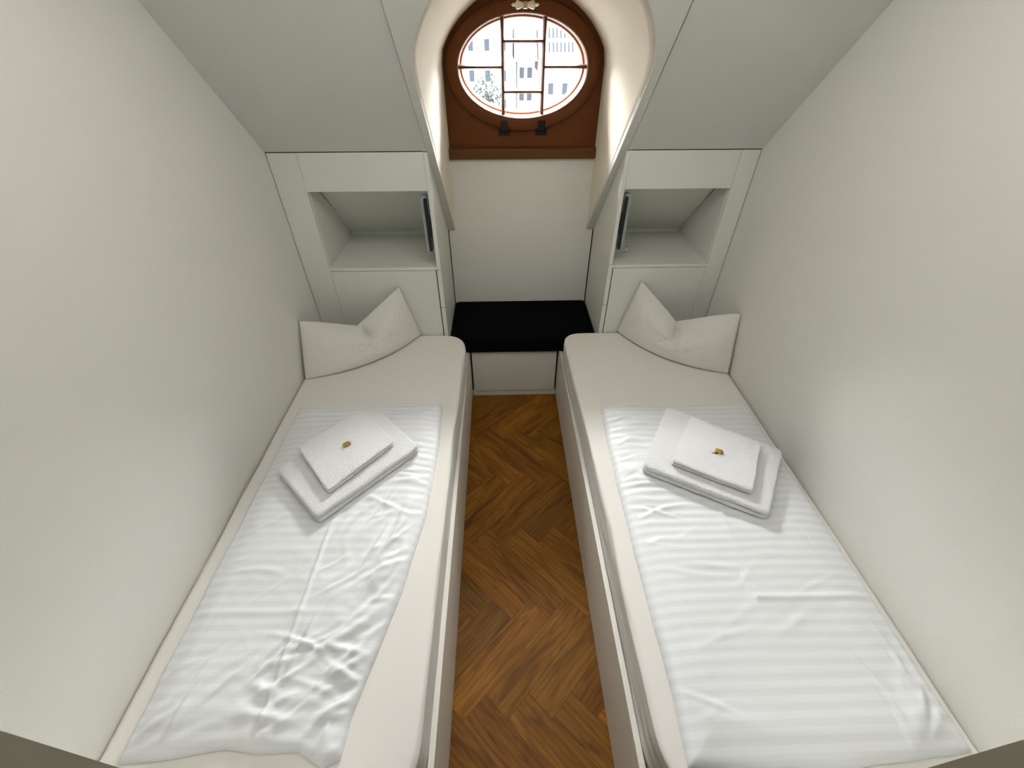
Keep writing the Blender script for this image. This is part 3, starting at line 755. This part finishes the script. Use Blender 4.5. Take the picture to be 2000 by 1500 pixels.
# ------------------------------------------------------------------ towels and sweets
def towel(corners, z0, layers, th, r, label, seed, group):
    poly = [Vector(c) for c in corners]
    area_ = sum(poly[i].x*poly[(i+1) % 4].y - poly[(i+1) % 4].x*poly[i].y for i in range(4))
    if area_ < 0: poly.reverse()
    bm = bmesh.new(); ctr = sum(poly, Vector((0, 0)))/4
    for l in range(layers):
        out = dense([tuple(ctr+(p-ctr)*(1-0.006*l)) for p in poly], [r]*4, 0.012); n = len(out)
        zb = z0 + l*th; zt = zb + th*1.02; rr = min(th*0.5, r*0.42)
        nr = []
        for i in range(n):
            a = Vector(out[i-1]); b = Vector(out[(i+1) % n]); t = (b-a).normalized(); nr.append(Vector((t.y, -t.x)))
        lv = [(rr*(1-math.sin(math.pi*k/8)), zb + th*0.51*(1-math.cos(math.pi*k/8))) for k in range(9)] + [(r*0.75, zt)]
        rings = []
        for ins, z in lv:
            ring = []
            for i, p in enumerate(out):
                w = 0.006*noise.noise(Vector((p[0]*9, p[1]*9, seed+l*3)))
                q = Vector(p) - nr[i]*(ins+abs(w))
                dz = 0.004*noise.noise(Vector((q.x*7, q.y*7, seed)))*(l+1)/layers
                ring.append(bm.verts.new((q.x, q.y, z+max(0, dz) if l or ins else z+max(0, dz)*0.4)))
            rings.append(ring)
        for j in range(len(rings)-1):
            for i in range(n): bm.faces.new([rings[j][i], rings[j][(i+1) % n], rings[j+1][(i+1) % n], rings[j+1][i]])
        # concentric inner rings towards the centre so that the top can undulate
        last = rings[-1]
        for s in (0.8, 0.6, 0.4, 0.2):
            ring = []
            for v in rings[-1]:
                q = Vector((ctr.x+(v.co.x-ctr.x)*s, ctr.y+(v.co.y-ctr.y)*s))
                ring.append(bm.verts.new((q.x, q.y, zt+max(0, 0.004*noise.noise(Vector((q.x*7, q.y*7, seed)))*(l+1)/layers))))
            for i in range(n): bm.faces.new([last[i], last[(i+1) % n], ring[(i+1) % n], ring[i]])
            last = ring
        bm.faces.new(last); bm.faces.new(rings[0])
    o = obj('folded_towel', bm, M_TOWEL, smooth=True); tag(o, label, 'towel', group); return o
towel(TL, ZD, 2, 0.021, 0.022, 'large folded white towel lying on the left duvet, under a smaller towel', 11, 'large towels')
towel([(-0.826, 1.162), (-0.625, 1.375), (-0.441, 1.184), (-0.643, 0.945)], ZD+0.045, 2, 0.0125, 0.016, 'small folded white towel on top of the large one, left bed', 21, 'small towels')
towel(TR, ZD, 2, 0.021, 0.028, 'large folded white towel lying on the right duvet, under a smaller towel', 31, 'large towels')
towel([(0.803, 1.296), (1.034, 1.129), (0.893, 0.90), (0.638, 1.05)], ZD+0.045, 2, 0.0125, 0.022, 'small folded white towel on top of the large one, right bed', 41, 'small towels')
def sweet(x, y, z, rot, label):
    root = empty('wrapped_sweet', (x, y, z)); tag(root, label, 'sweet', 'wrapped sweets')
    c, s = math.cos(rot), math.sin(rot)
    def tp(a, b, h): return (x+a*c-b*s, y+a*s+b*c, z+h)
    def blk(name, a0, a1, w0, w1, h0, h1, m):
        bm = bmesh.new(); rings = []; K = 8
        for k in range(K+1):
            t = k/K; a = a0+(a1-a0)*t; w = w0+(w1-w0)*t + (0.0005 if k % 2 else -0.0005); h = h0+(h1-h0)*t
            rings.append([bm.verts.new(tp(a, ww*w, hh*h)) for ww, hh in ((-1, 0.15), (-1, 0.75), (-0.7, 1), (0.7, 1), (1, 0.75), (1, 0.15), (0.7, 0), (-0.7, 0))])
        for i in range(K):
            for q in range(8): bm.faces.new([rings[i][q], rings[i][(q+1) % 8], rings[i+1][(q+1) % 8], rings[i+1][q]])
        bm.faces.new(rings[0]); bm.faces.new(rings[-1])
        return obj(name, bm, m, root)
    blk('wrapper', -0.011, 0.009, 0.0085, 0.0085, 0.008, 0.008, M_GOLD)
    blk('wrapper_end', 0.009, 0.0155, 0.0080, 0.0075, 0.0065, 0.003, M_GOLD2)['label'] = 'dark foil end'
    blk('wrapper_end', -0.0145, -0.011, 0.0080, 0.0082, 0.003, 0.0065, M_GOLD)
sweet(-0.629, 1.166, ZD+0.0735, R(33), 'tiny gold-wrapped sweet on the small towel of the left bed')
sweet(0.840, 1.088, ZD+0.0735, R(-25), 'tiny gold-wrapped sweet on the small towel of the right bed')

# ------------------------------------------------------------------ outside the window
M_FAC = mat('facade_render', (0.80, 0.79, 0.76), 0.9, spec=0.1)
M_ROOF = mat('roof_tiles', (0.50, 0.42, 0.40), 0.8, spec=0.1)
M_WIN = mat('dark_window', (0.02, 0.025, 0.035), 0.3, spec=0.2)
M_LEAF = mat('foliage', (0.035, 0.05, 0.045), 0.9, spec=0.1)
M_BARK = mat('bark', (0.04, 0.03, 0.02), 0.9, spec=0.1)
M_STREET = mat('street_paving', (0.75, 0.74, 0.72), 0.9, spec=0.1)
bm = bmesh.new(); bx(bm, -40, 40, 5.5, 70, -9.2, -9.0); struct(obj('ground', bm, M_STREET))
def building(x0, x1, y, zb, ze, zr, label, rows, cols, m):
    root = empty('building', ((x0+x1)/2, y, zb)); tag(root, label, 'building', 'houses across the street')
    box('wall', x0, x1, y, y+8, zb, ze, m, root)
    bm = bmesh.new(); prism(bm, [(y-0.5, ze), (y+4, zr), (y+8.5, ze)], 0, x0-0.3, x1+0.3); rf = obj('roof', bm, M_ROOF, root)
    for i in range(cols):
        for j in range(rows):
            cx = x0 + (x1-x0)*(i+0.5)/cols; cz = zb + (ze-zb)*(j+0.5)/rows
            box('window', cx-0.22, cx+0.22, y-0.06, y+0.02, cz-0.40, cz+0.40, M_WIN, root)
    return rf
building(-14, 1.2, 46, -9.0, 1.6, 6.5, 'pale house across the street, left in the oval window, behind the tree', 5, 11, M_FAC)
building(1.8, 3.2, 47, -9.0, -0.6, 3.0, 'narrow pale house across the street, centre of the oval window', 5, 2, M_FAC)
rf = building(3.9, 17, 44, -9.0, -1.4, 4.6, 'pale house with the broadest tiled roof, right in the oval window', 4, 11, M_FAC)
for zr in (0.1, 1.0):
    for k in range(7):
        xk = 4.25 + k*0.32; bm = bmesh.new(); yy = 43.5 + (zr+1.4)*0.75
        prism(bm, [(yy-0.12, zr), (yy-0.12+0.48, zr+0.64), (yy+0.48, zr+0.64), (yy, zr)], 0, xk, xk+0.13)
        sl = obj('skylight', bm, M_WIN, rf); sl.location = (0, 0, 0)
def tree(x, y, zb, h, rad, label):
    root = empty('tree', (x, y, zb)); tag(root, label, 'tree')
    bm = bmesh.new(); tube(bm, [(x, y, zb), (x+0.1, y, zb+h*0.4), (x, y, zb+h*0.75)], [0.3, 0.22, 0.1], 10); obj('trunk', bm, M_BARK, root)
    bm = bmesh.new(); rnd = random.Random(8)
    for k in range(900):
        while True:
            p = Vector((rnd.uniform(-1, 1), rnd.uniform(-1, 1), rnd.uniform(-1, 1)))
            if p.length < 1: break
        c = Vector((x+p.x*rad, y+p.y*rad, zb+h*0.72+p.z*rad*1.3)); s = rnd.uniform(0.035, 0.085)
        a = Vector((rnd.uniform(-1, 1), rnd.uniform(-1, 1), rnd.uniform(-1, 1))).normalized(); b = a.orthogonal().normalized()
        bm.faces.new([bm.verts.new(c+a*s), bm.verts.new(c+b*s), bm.verts.new(c-a*s), bm.verts.new(c-b*s)])
    obj('foliage', bm, M_LEAF, root)
tree(-0.6, 30, -9.0, 10.4, 1.0, 'leafy tree across the street, seen lower left through the oval window')
